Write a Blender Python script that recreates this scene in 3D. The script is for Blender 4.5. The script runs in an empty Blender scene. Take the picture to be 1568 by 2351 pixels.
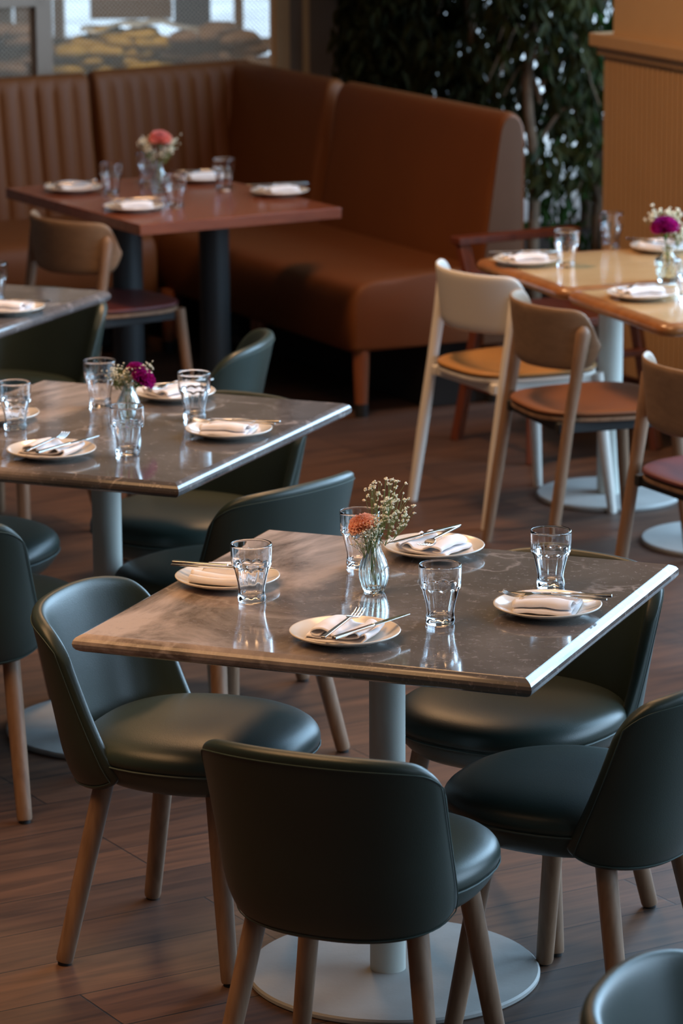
import bpy, bmesh, math, random
from mathutils import Vector, Matrix, noise
random.seed(7)
C = bpy.context.scene.collection
PI = math.pi
def R(a): return math.radians(a)

# ------------------------------------------------------------------ camera
SC = bpy.context.scene
cam = bpy.data.cameras.new('camera'); camo = bpy.data.objects.new('camera', cam); C.objects.link(camo)
cam.sensor_fit = 'VERTICAL'; cam.sensor_height = 36.0; cam.lens = 8012.2/2351*36
PITCH, ROLL, CH = 0.2280, -0.0055, 2.3616
fw = Vector((0, math.cos(PITCH), -math.sin(PITCH))); up0 = Vector((0, math.sin(PITCH), math.cos(PITCH))); rt0 = Vector((1, 0, 0))
rt = math.cos(ROLL)*rt0 + math.sin(ROLL)*up0; up = -math.sin(ROLL)*rt0 + math.cos(ROLL)*up0
m = Matrix((rt, up, -fw)).transposed().to_4x4(); m.translation = Vector((0, 0, CH)); camo.matrix_world = m
cam.dof.use_dof = True; cam.dof.focus_distance = 6.35; cam.dof.aperture_fstop = 6.3
cam.clip_end = 200
SC.camera = camo
# ------------------------------------------------------------------ world, lights, exposure
SC.view_settings.view_transform = 'Standard'; SC.view_settings.look = 'None'
SC.view_settings.gamma = 1.0; SC.view_settings.use_curve_mapping = False
SC.view_settings.exposure = 1.1
w = bpy.data.worlds.new('world'); SC.world = w; w.use_nodes = True
w.node_tree.nodes['Background'].inputs[0].default_value = (0.62, 0.80, 1.0, 1)
w.node_tree.nodes['Background'].inputs[1].default_value = 1.6

def area(name, loc, target, sx, sy, col, power, spread=180):
    l = bpy.data.lights.new(name, 'AREA'); l.shape = 'RECTANGLE'; l.size = sx; l.size_y = sy
    l.color = col; l.energy = power; l.spread = R(spread)
    o = bpy.data.objects.new(name, l); C.objects.link(o); o.location = loc
    d = Vector(target)-Vector(loc); o.rotation_euler = d.to_track_quat('-Z', 'Y').to_euler(); return o
DAY = (0.43, 0.71, 1.0)
GLZ = Vector((2.75, 11.05, 0)); GD = Vector((-0.4327, 0.9015, 0)); GNI = Vector((-0.9015, -0.4327, 0))    # right-hand glass wall
for nm, q, ln, pw in (('daylight_glass_wall', -0.4, 4.6, 215), ('daylight_glass_wall', -5.4, 4.2, 85)):
    area(nm, tuple(GLZ+GD*q-GNI*0.12+Vector((0, 0, 2.45))), tuple(GLZ+GD*q+GNI*3+Vector((0, 0, 2.45))), ln, 3.5, DAY, pw)
WARM = (1.0, 0.56, 0.26)
for k, (x, y, z, e, sz, sp_) in enumerate([(-1.35, 5.6, 3.1, 18, 2.0, 110), (-2.2, 8.6, 3.3, 2, .5, 120), (0.2, 8.0, 3.3, 12, 1.2, 130), (-0.35, 10.1, 3.2, 18, .5, 140)]):  # the last one is an unseen fill, added to brighten the wainscot
    area('ceiling_lamp_and_fill', (x, y, z), (x, y, 0), sz, sz, WARM, e, sp_)

# ------------------------------------------------------------------ materials
def newmat(name):
    M = bpy.data.materials.new(name); M.use_nodes = True
    return M, M.node_tree.nodes, M.node_tree.links, M.node_tree.nodes['Principled BSDF']
def mat(name, col, rough=0.5, metal=0.0, bump=0, bscale=60, var=0.0, vscale=6, coat=0, spec=None, sheen=0, trans=0):
    M, N, L, B = newmat(name)
    B.inputs['Base Color'].default_value = (*col, 1); B.inputs['Roughness'].default_value = rough
    B.inputs['Metallic'].default_value = metal; B.inputs['Coat Weight'].default_value = coat
    B.inputs['Coat Roughness'].default_value = 0.15
    if spec is not None: B.inputs['Specular IOR Level'].default_value = spec
    if sheen: B.inputs['Sheen Weight'].default_value = sheen
    if trans: B.inputs['Transmission Weight'].default_value = trans
    tc = N.new('ShaderNodeTexCoord')
    if var:
        n = N.new('ShaderNodeTexNoise'); n.inputs['Scale'].default_value = vscale; n.inputs['Detail'].default_value = 6
        L.new(tc.outputs['Object'], n.inputs['Vector'])
        r = N.new('ShaderNodeValToRGB'); r.color_ramp.elements[0].position = 0.3; r.color_ramp.elements[1].position = 0.7
        r.color_ramp.elements[0].color = (*[c*(1-var) for c in col], 1); r.color_ramp.elements[1].color = (*[min(1, c*(1+var)) for c in col], 1)
        L.new(n.outputs['Fac'], r.inputs['Fac']); L.new(r.outputs['Color'], B.inputs['Base Color'])
    if bump:
        n = N.new('ShaderNodeTexNoise'); n.inputs['Scale'].default_value = bscale; n.inputs['Detail'].default_value = 4
        L.new(tc.outputs['Object'], n.inputs['Vector'])
        b = N.new('ShaderNodeBump'); b.inputs['Strength'].default_value = bump; b.inputs['Distance'].default_value = 0.002
        L.new(n.outputs['Fac'], b.inputs['Height']); L.new(b.outputs['Normal'], B.inputs['Normal'])
    return M
def woodmat(name, c1, c2, rough=0.45, stretch=(14, 14, 1.2), coat=0.0):
    M, N, L, B = newmat(name)
    tc = N.new('ShaderNodeTexCoord'); mp = N.new('ShaderNodeMapping'); mp.inputs['Scale'].default_value = stretch
    L.new(tc.outputs['Object'], mp.inputs['Vector'])
    n = N.new('ShaderNodeTexNoise'); n.inputs['Scale'].default_value = 4; n.inputs['Detail'].default_value = 8; n.inputs['Distortion'].default_value = 0.6
    L.new(mp.outputs['Vector'], n.inputs['Vector'])
    r = N.new('ShaderNodeValToRGB'); r.color_ramp.elements[0].position = 0.32; r.color_ramp.elements[1].position = 0.68
    r.color_ramp.elements[0].color = (*c1, 1); r.color_ramp.elements[1].color = (*c2, 1)
    L.new(n.outputs['Fac'], r.inputs['Fac']); L.new(r.outputs['Color'], B.inputs['Base Color'])
    B.inputs['Roughness'].default_value = rough; B.inputs['Coat Weight'].default_value = coat; B.inputs['Coat Roughness'].default_value = 0.1
    b = N.new('ShaderNodeBump'); b.inputs['Strength'].default_value = 0.15; b.inputs['Distance'].default_value = 0.001
    L.new(n.outputs['Fac'], b.inputs['Height']); L.new(b.outputs['Normal'], B.inputs['Normal'])
    return M
def glassmat(name, col=(1, 1, 1), rough=0.0):
    M, N, L, B = newmat(name)
    B.inputs['Base Color'].default_value = (*col, 1); B.inputs['Roughness'].default_value = rough
    B.inputs['Transmission Weight'].default_value = 1; B.inputs['IOR'].default_value = 1.5
    return M
GREEN = mat('green_leather', (0.024, 0.038, 0.031), 0.38, bump=0.12, bscale=420, var=0.08, vscale=9)
STITCH = mat('green_stitching', (0.035, 0.06, 0.052), 0.6)
ASH = woodmat('ash_wood', (0.19, 0.105, 0.058), (0.29, 0.17, 0.10), 0.5)
OAK = woodmat('oak_back_wood', (0.23, 0.14, 0.08), (0.29, 0.18, 0.105), 0.5, (6, 6, 14))
WHITEWOOD = mat('white_painted_wood', (0.72, 0.68, 0.62), 0.5)
WHITEMETAL = mat('white_powder_coated_steel', (0.60, 0.62, 0.57), 0.55, bump=0.1, bscale=300, var=0.03)
DISC = mat('scuffed_white_steel', (0.37, 0.365, 0.35), 0.6, bump=0.12, bscale=120, var=0.12, vscale=7)
BLACK = mat('black_rubber', (0.012, 0.012, 0.012), 0.6)
GUN = mat('gunmetal_steel', (0.045, 0.05, 0.052), 0.5, metal=0.3)
TAN = mat('tan_leather', (0.40, 0.19, 0.05), 0.5, bump=0.1, bscale=300, var=0.1)
BROWN = mat('brown_leather', (0.21, 0.078, 0.030), 0.5, bump=0.1, bscale=300, var=0.1)
BURG = mat('burgundy_leather', (0.11, 0.026, 0.025), 0.42, bump=0.1, bscale=300, var=0.1)
CARAMEL = mat('caramel_leather', (0.160, 0.048, 0.0105), 0.58, spec=0.3, bump=0.1, bscale=250, var=0.06, vscale=3)
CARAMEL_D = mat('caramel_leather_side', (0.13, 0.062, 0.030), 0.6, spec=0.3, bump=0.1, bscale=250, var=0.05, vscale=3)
REDTOP = woodmat('cherry_laminate', (0.17, 0.042, 0.016), (0.25, 0.066, 0.026), 0.27, (1.5, 14, 14), 0.1)
PALE = woodmat('pale_maple', (0.50, 0.315, 0.145), (0.60, 0.39, 0.19), 0.25, (1.5, 14, 14), 0.4)
EDGEW = woodmat('honey_wood_edge', (0.25, 0.09, 0.022), (0.36, 0.145, 0.04), 0.3, (8, 8, 8), 0.4)
MAHOG = woodmat('mahogany_wood', (0.10, 0.022, 0.009), (0.16, 0.038, 0.014), 0.4)
LEGW = woodmat('stained_bench_leg', (0.20, 0.065, 0.025), (0.28, 0.09, 0.035), 0.4)
PLATE = mat('ivory_porcelain', (0.80, 0.72, 0.62), 0.18, coat=0.5)
CLOTH = mat('white_cotton', (0.86, 0.82, 0.82), 0.85, bump=0.2, bscale=900, sheen=0.2)
STEEL = mat('polished_steel', (0.62, 0.60, 0.57), 0.14, metal=1.0)
GLASS = glassmat('clear_glass'); GLASSG = glassmat('greenish_clear_glass', (0.93, 1.0, 0.98))
CREAM = mat('cream_blossom', (0.95, 0.90, 0.72), 0.8); STEM = mat('green_stem', (0.20, 0.25, 0.07), 0.6)
LEAFG = mat('calyx_green', (0.07, 0.15, 0.03), 0.5)
BEAD = mat('beige_wainscot_paint', (0.46, 0.285, 0.145), 0.6, var=0.03)
PLASTER = mat('warm_plaster', (0.55, 0.36, 0.19), 0.8, var=0.03)
CEIL = mat('ceiling_paint', (0.20, 0.165, 0.14), 0.9)
DARKWALL = mat('dim_room_wall', (0.05, 0.04, 0.035), 0.9)
MULL = mat('greige_mullion_paint', (0.17, 0.13, 0.10), 0.6)
POSTW = mat('pale_post_paint', (0.31, 0.22, 0.16), 0.6)
WIRE = mat('wire_mesh_steel', (0.55, 0.45, 0.35), 0.6)
SACKY = mat('yellow_sack', (0.30, 0.215, 0.022), 0.6, var=0.2, vscale=5)
SACKG = mat('greyish_sack', (0.13, 0.09, 0.065), 0.7, var=0.25, vscale=5)
FILM = mat('plastic_film', (0.5, 0.62, 0.75), 0.12, coat=0.6)  # pale blue stands for the sky reflected in clear film
TANW = mat('tan_board', (0.26, 0.14, 0.06), 0.7, var=0.15, vscale=2)
SLATE = mat('slate_panel', (0.07, 0.09, 0.11), 0.6)
PAVE = mat('outside_paving', (0.5, 0.52, 0.52), 0.9, var=0.3, vscale=1.5)
BARK = mat('ficus_bark', (0.10, 0.06, 0.035), 0.9, var=0.3, vscale=20)
SOIL = mat('planter_soil', (0.03, 0.02, 0.015), 0.95)
def leafmat(name, a, b):
    M, N, L, B = newmat(name)
    tc = N.new('ShaderNodeTexCoord'); n = N.new('ShaderNodeTexNoise'); n.inputs['Scale'].default_value = 9
    L.new(tc.outputs['Object'], n.inputs['Vector'])
    r = N.new('ShaderNodeValToRGB'); r.color_ramp.elements[0].position = .35; r.color_ramp.elements[1].position = .65
    r.color_ramp.elements[0].color = (*a, 1); r.color_ramp.elements[1].color = (*b, 1)
    L.new(n.outputs['Fac'], r.inputs['Fac']); L.new(r.outputs['Color'], B.inputs['Base Color']); B.inputs['Roughness'].default_value = 0.65; B.inputs['Specular IOR Level'].default_value = 0.15
    t = N.new('ShaderNodeBsdfTranslucent'); L.new(r.outputs['Color'], t.inputs['Color'])
    mx = N.new('ShaderNodeMixShader'); mx.inputs[0].default_value = 0.3
    L.new(B.outputs[0], mx.inputs[1]); L.new(t.outputs[0], mx.inputs[2]); L.new(mx.outputs[0], N['Material Output'].inputs['Surface'])
    return M
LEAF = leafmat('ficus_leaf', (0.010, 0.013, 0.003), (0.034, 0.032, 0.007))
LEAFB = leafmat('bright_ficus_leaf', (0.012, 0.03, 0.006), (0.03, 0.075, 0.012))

PETALC = leafmat('coral_petal', (1.0, 0.50, 0.36), (1.0, 0.70, 0.56)); PETALP = leafmat('magenta_petal', (0.34, 0.006, 0.16), (0.50, 0.015, 0.26)); PETALR = leafmat('pink_petal', (0.95, 0.30, 0.26), (1.0, 0.45, 0.40))
def marble():
    M, N, L, B = newmat('grey_brown_marble')
    tc = N.new('ShaderNodeTexCoord')
    def noise_(scale, detail, dist, rough=0.6, src=None):
        n = N.new('ShaderNodeTexNoise'); n.inputs['Scale'].default_value = scale; n.inputs['Detail'].default_value = detail
        n.inputs['Distortion'].default_value = dist; n.inputs['Roughness'].default_value = rough
        L.new(src or tc.outputs['Object'], n.inputs['Vector']); return n.outputs['Fac']
    def ramp(inp, stops):
        r = N.new('ShaderNodeValToRGB'); cr = r.color_ramp
        cr.elements[0].position = stops[0][0]; cr.elements[0].color = (*stops[0][1], 1)
        cr.elements[1].position = stops[-1][0]; cr.elements[1].color = (*stops[-1][1], 1)
        for p, c in stops[1:-1]:
            e = cr.elements.new(p); e.color = (*c, 1)
        L.new(inp, r.inputs['Fac']); return r.outputs['Color']
    def mix(f, a, b, mode='MIX'):
        x = N.new('ShaderNodeMixRGB'); x.blend_type = mode
        for s, v in ((0, f), (1, a), (2, b)):
            if isinstance(v, (int, float)): x.inputs[s].default_value = v
            elif isinstance(v, tuple): x.inputs[s].default_value = (*v, 1)
            else: L.new(v, x.inputs[s])
        return x.outputs[0]
    base = ramp(noise_(3.2, 9, 0.8), [(0.3, (0.068, 0.058, 0.055)), (0.52, (0.115, 0.102, 0.098)), (0.72, (0.19, 0.168, 0.16))])
    # broad pale cloud on the left half of the slab
    mp = N.new('ShaderNodeMapping'); L.new(tc.outputs['Object'], mp.inputs['Vector']); mp.inputs['Scale'].default_value = (1.0, 0.45, 1); mp.inputs['Rotation'].default_value = (0, 0, R(20))
    cloud = ramp(noise_(3.4, 10, 1.1, 0.62, mp.outputs['Vector']), [(0.42, (0, 0, 0)), (0.56, (1, 1, 1))])
    sx = N.new('ShaderNodeSeparateXYZ'); L.new(tc.outputs['Object'], sx.inputs[0])
    mr = N.new('ShaderNodeMapRange'); mr.inputs['From Min'].default_value = 0.12; mr.inputs['From Max'].default_value = -0.28; L.new(sx.outputs['X'], mr.inputs['Value'])
    cl = mix(1.0, cloud, mr.outputs[0], 'MULTIPLY')
    c2 = mix(cl, base, (0.68, 0.56, 0.50))
    lift = mix(mr.outputs[0], c2, mix(0.35, c2, (0.30, 0.215, 0.16)))
    # thin veins
    v = N.new('ShaderNodeTexVoronoi'); v.feature = 'DISTANCE_TO_EDGE'; v.inputs['Scale'].default_value = 3.3
    wv = N.new('ShaderNodeTexNoise'); wv.inputs['Scale'].default_value = 4; wv.inputs['Detail'].default_value = 6; L.new(tc.outputs['Object'], wv.inputs['Vector'])
    ad = N.new('ShaderNodeVectorMath'); ad.operation = 'MULTIPLY_ADD'; L.new(wv.outputs['Color'], ad.inputs[0]); ad.inputs[1].default_value = (.35, .35, .35); L.new(tc.outputs['Object'], ad.inputs[2])
    L.new(ad.outputs[0], v.inputs['Vector'])
    vein = ramp(v.outputs['Distance'], [(0.0, (1, 1, 1)), (0.022, (0, 0, 0))])
    vm = mix(1.0, vein, ramp(noise_(5, 3, 0), [(0.48, (0, 0, 0)), (0.62, (0.6, 0.6, 0.6))]), 'MULTIPLY')
    c3 = mix(vm, lift, (0.50, 0.43, 0.40))
    # fine flecks
    fl = ramp(noise_(70, 6, 0.5, 0.7), [(0.56, (0, 0, 0)), (0.72, (0.8, 0.8, 0.8))])
    c4 = mix(fl, c3, (0.36, 0.31, 0.30))
    L.new(c4, B.inputs['Base Color']); B.inputs['Roughness'].default_value = 0.10; B.inputs['Specular IOR Level'].default_value = 0.6
    B.inputs['Coat Weight'].default_value = 0.2; B.inputs['Coat Roughness'].default_value = 0.05
    return M
MARBLE = marble()
def floormat():
    M, N, L, B = newmat('wood_look_plank_floor')
    tc = N.new('ShaderNodeTexCoord'); mp = N.new('ShaderNodeMapping')
    mp.vector_type = 'POINT'; mp.inputs['Rotation'].default_value = (0, 0, R(-30.8)); L.new(tc.outputs['Object'], mp.inputs['Vector'])
    ad = N.new('ShaderNodeVectorMath'); ad.operation = 'ADD'; ad.inputs[1].default_value = (0.55, 0.0335, 0); L.new(mp.outputs[0], ad.inputs[0])
    bk = N.new('ShaderNodeTexBrick'); L.new(ad.outputs[0], bk.inputs['Vector']); bk.offset = 0.37; bk.offset_frequency = 3
    bk.inputs['Scale'].default_value = 1; bk.inputs['Brick Width'].default_value = 1.25; bk.inputs['Row Height'].default_value = 0.1805
    bk.inputs['Mortar Size'].default_value = 0.0022; bk.inputs['Mortar Smooth'].default_value = 0.3; bk.inputs['Bias'].default_value = 0
    bk.inputs['Color1'].default_value = (0.070, 0.038, 0.026, 1); bk.inputs['Color2'].default_value = (0.112, 0.057, 0.034, 1); bk.inputs['Mortar'].default_value = (0.012, 0.010, 0.010, 1)
    m2 = N.new('ShaderNodeMapping'); m2.inputs['Scale'].default_value = (1.6, 16, 1); L.new(mp.outputs[0], m2.inputs['Vector'])
    n = N.new('ShaderNodeTexNoise'); n.inputs['Scale'].default_value = 2.2; n.inputs['Detail'].default_value = 9; n.inputs['Distortion'].default_value = 0.7; L.new(m2.outputs[0], n.inputs['Vector'])
    r = N.new('ShaderNodeValToRGB'); r.color_ramp.elements[0].position = .33; r.color_ramp.elements[0].color = (.52, .52, .56, 1); r.color_ramp.elements[1].position = .62; r.color_ramp.elements[1].color = (1.15, 1.08, 1.0, 1)
    L.new(n.outputs['Fac'], r.inputs['Fac'])
    x = N.new('ShaderNodeMixRGB'); x.blend_type = 'MULTIPLY'; x.inputs[0].default_value = 1; L.new(bk.outputs['Color'], x.inputs[1]); L.new(r.outputs[0], x.inputs[2])
    L.new(x.outputs[0], B.inputs['Base Color']); B.inputs['Roughness'].default_value = 0.5
    b = N.new('ShaderNodeBump'); b.invert = True; b.inputs['Strength'].default_value = 0.5; b.inputs['Distance'].default_value = 0.003
    L.new(bk.outputs['Fac'], b.inputs['Height']); L.new(b.outputs[0], B.inputs['Normal'])
    return M
FLOOR = floormat()

# ------------------------------------------------------------------ helpers
class MB:
    def __init__(s): s.v = []; s.f = []
    def add(s, vs, fs):
        o = len(s.v); s.v += [tuple(v) for v in vs]; s.f += [tuple(i+o for i in f) for f in fs]; return s
    def box(s, c, d, rot=None):
        hx, hy, hz = d[0]/2, d[1]/2, d[2]/2
        P = [Vector((x*hx, y*hy, z*hz)) for x in (-1, 1) for y in (-1, 1) for z in (-1, 1)]
        if rot is not None: P = [rot @ p for p in P]
        c = Vector(c)
        return s.add([p+c for p in P], [(0, 1, 3, 2), (4, 6, 7, 5), (0, 4, 5, 1), (2, 3, 7, 6), (0, 2, 6, 4), (1, 5, 7, 3)])
    def tube(s, pts, rad, n=12, cap=True, sx=1.0):
        pts = [Vector(p) for p in pts]; rings = []
        if not isinstance(rad, (list, tuple)): rad = [rad]*len(pts)
        prev = None
        for i, p in enumerate(pts):
            t = (pts[min(i+1, len(pts)-1)]-pts[max(i-1, 0)]).normalized()
            a = Vector((1, 0, 0)) if abs(t.x) < 0.9 else Vector((0, 1, 0))
            if prev is not None: a = prev
            u = (a-t*a.dot(t)).normalized(); v = t.cross(u); prev = u
            rings.append([p+(u*math.cos(2*PI*k/n)*sx+v*math.sin(2*PI*k/n))*rad[i] for k in range(n)])
        vs = [q for r in rings for q in r]; fs = []
        for i in range(len(pts)-1):
            for k in range(n): fs.append((i*n+k, i*n+(k+1) % n, (i+1)*n+(k+1) % n, (i+1)*n+k))
        if cap: fs.append(tuple(range(n))[::-1]); fs.append(tuple((len(pts)-1)*n+k for k in range(n)))
        return s.add(vs, fs)
    def lathe(s, prof, n=48, mod=None, close=False, off=(0, 0, 0)):
        vs = []; fs = []
        for i, (r, z) in enumerate(prof):
            for k in range(n):
                a = 2*PI*k/n; rr, zz = (r, z) if mod is None else mod(i, r, z, a)
                vs.append((rr*math.cos(a)+off[0], rr*math.sin(a)+off[1], zz+off[2]))
        m_ = len(prof)
        for i in range(m_ if close else m_-1):
            j = (i+1) % m_
            for k in range(n): fs.append((i*n+k, i*n+(k+1) % n, j*n+(k+1) % n, j*n+k))
        if not close:
            if prof[0][0] > 1e-6: fs.append(tuple(range(n))[::-1])
            if prof[-1][0] > 1e-6: fs.append(tuple((m_-1)*n+k for k in range(n)))
        return s.add(vs, fs)
    def prism(s, poly, z0, z1):
        n = len(poly)
        vs = [(x, y, z0) for x, y in poly]+[(x, y, z1) for x, y in poly]
        fs = [tuple(range(n))[::-1], tuple(range(n, 2*n))]+[(i, (i+1) % n, n+(i+1) % n, n+i) for i in range(n)]
        return s.add(vs, fs)
    def build(s, name, mt, parent=None, smooth=True, bevel=0, seg=2, subsurf=0, solid=0, ang=40, weld=False):
        me = bpy.data.meshes.new(name); me.from_pydata(s.v, [], s.f); me.update()
        bm = bmesh.new(); bm.from_mesh(me)
        if weld: bmesh.ops.remove_doubles(bm, verts=bm.verts, dist=1e-5)
        bmesh.ops.recalc_face_normals(bm, faces=bm.faces); bm.to_mesh(me); bm.free()
        me.materials.append(mt)
        o = bpy.data.objects.new(name, me); C.objects.link(o)
        if parent is not None: o.parent = parent
        if solid:
            md = o.modifiers.new('solid', 'SOLIDIFY'); md.thickness = solid; md.offset = 0
        if bevel:
            md = o.modifiers.new('bevel', 'BEVEL'); md.width = bevel; md.segments = seg; md.limit_method = 'ANGLE'; md.angle_limit = R(40)
        if subsurf:
            md = o.modifiers.new('sub', 'SUBSURF'); md.levels = subsurf; md.render_levels = subsurf
        if smooth:
            for p in me.polygons: p.use_smooth = True
            if not subsurf and ang < 180:
                bm = bmesh.new(); bm.from_mesh(me)
                for e in bm.edges:
                    if len(e.link_faces) == 2 and e.calc_face_angle(0) > R(ang): e.smooth = False
                bm.to_mesh(me); bm.free()
        return o
def tag(o, label, cat, group=None, kind=None):
    if label: o['label'] = label
    if cat: o['category'] = cat
    if group: o['group'] = group
    if kind: o['kind'] = kind
    return o
def empty(name, loc, rz=0, label=None, cat=None, group=None):
    o = bpy.data.objects.new(name, None); C.objects.link(o); o.location = loc; o.rotation_euler = (0, 0, rz); o.empty_display_size = 0.05
    return tag(o, label, cat, group)
def struct(o): o['kind'] = 'structure'; return o
def dup(root, loc, rz, label, group=None):
    r = root.copy(); C.objects.link(r); r.location = loc; r.rotation_euler = (0, 0, rz); r['label'] = label
    if group: r['group'] = group
    for ch in list(root.children):
        c = ch.copy(); C.objects.link(c); c.parent = r
        for g in list(ch.children):
            d = g.copy(); C.objects.link(d); d.parent = c
    return r
def put(store, key, maker, loc, rz, label, group):
    if key not in store:
        o = maker(); store[key] = o; o.location = loc; o.rotation_euler = (0, 0, rz); o['label'] = label
        if group: o['group'] = group
        return o
    return dup(store[key], loc, rz, label, group)
def catmull(P, n=6, closed=False):
    out = []; m_ = len(P)
    rng = range(m_) if closed else range(m_-1)
    for i in rng:
        p0 = P[(i-1) % m_] if closed or i > 0 else P[i]; p1 = P[i]; p2 = P[(i+1) % m_]; p3 = P[(i+2) % m_] if closed or i+2 < m_ else P[(i+1) % m_]
        for k in range(n):
            t = k/n
            out.append(tuple(0.5*((2*b)+(-a+c)*t+(2*a-5*b+4*c-d)*t*t+(-a+3*b-3*c+d)*t**3) for a, b, c, d in zip(p0, p1, p2, p3)))
    if not closed: out.append(tuple(P[-1]))
    return out
AX = Vector((-0.493, 0.870, 0)); BX = Vector((0.870, 0.493, 0))      # the room's axes in plan: away, and to the right
YB = R(29.5)

# ------------------------------------------------------------------ structure
f = MB().box((0, 7, -0.05), (12, 20, 0.1)).build('floor', FLOOR, smooth=False); struct(f)
struct(MB().box((0, 12, -0.12), (60, 60, 0.1)).build('ground_outside', PAVE, smooth=False))
struct(MB().box((0, 8.0, 4.55), (14, 22, 0.1)).build('ceiling', CEIL, smooth=False))
struct(MB().box((0, -2.0, 2.25), (14, 0.1, 4.5)).build('wall_front', DARKWALL, smooth=False))
struct(MB().box((-4.5, 8, 2.25), (0.1, 22, 4.5)).build('wall_left', DARKWALL, smooth=False))
RG = Matrix.Rotation(math.atan2(GD.y, GD.x), 3, 'Z')
def gbox(mb, s0, s1, z0, z1, t=0.08):
    return mb.box(GLZ+GD*(s0+s1)/2+Vector((0, 0, (z0+z1)/2)), (s1-s0, t, z1-z0), RG)
mb = MB(); gbox(mb, -14, 2.7, 0, 0.6, .1); gbox(mb, -14, 2.7, 4.3, 4.5, .1); gbox(mb, -14, -7.6, 0.6, 4.3, .1); struct(mb.build('wall_right', PLASTER, smooth=False))
mb = MB()
for q in (-7.4, -6.2, -5, -3.8, -3, -1.8, -.6, .6, 1.8, 2.55): gbox(mb, q*1.03-.02, q*1.03+.02, 0.6, 4.3)
gbox(mb, -7.6, 2.7, 0.6, 0.66, .14); struct(mb.build('window_3', MULL, smooth=False))
struct(MB().box((0, 19.0, 2.75), (14, 0.1, 3.6)).build('wall_far_blocker', PLASTER, smooth=False))  # unseen panel added to keep bright sky out of the tabletop reflections
# wainscot return wall on the right: beadboard panel, cap ledge, plaster above
W0 = Vector((0.889, 11.74, 0)); WD = Vector((0.42, -0.9075, 0)).normalized(); WN = Vector((-WD.y, WD.x, 0))  # wall runs from its end towards the camera
WL = 1.15
def wallbox(mb, s0, s1, z0, z1, t0, t1):
    a = math.atan2(WD.y, WD.x); c = W0+WD*(s0+s1)/2-WN*0+Vector((0, 0, (z0+z1)/2)); n_ = WN*(t0+t1)/2
    return mb.box(c+n_, (s1-s0, t1-t0, z1-z0), Matrix.Rotation(a, 3, 'Z'))
# which side faces the room: -normal side (towards -x)
if WN.x > 0: WN = -WN
ZC = 1.235
mb = MB(); k = 0
wallbox(mb, 0, WL, 0.0, ZC, -0.10, 0.0)
s = 0.02
while s < WL-0.02:                                                  # beads
    c = W0+WD*(s+0.0165)+WN*0.0005
    mb.tube([c+Vector((0, 0, 0.10)), c+Vector((0, 0, ZC-0.02))], 0.0058, 6, cap=False); 
    wallbox(mb, s+0.003, s+0.030-0.003, 0.10, ZC-0.02, 0.0, 0.004); s += 0.033
struct(mb.build('wall_wainscot', BEAD, smooth=False))
mb = MB(); wallbox(mb, -0.03, WL, ZC, ZC+0.045, -0.14, 0.045); wallbox(mb, -0.015, WL, ZC-0.03, ZC, -0.11, 0.022)
struct(mb.build('trim_1', BEAD, smooth=False, bevel=0.006))
mb = MB(); wallbox(mb, 0.06, WL, ZC+0.045, 1.95, -0.10, 0.0); struct(mb.build('wall_upper', PLASTER, smooth=False))
mb = MB(); wallbox(mb, 0, WL, 0, 0.10, 0.0, 0.016); struct(mb.build('baseboard_right', BEAD, smooth=False, bevel=0.004))

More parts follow.
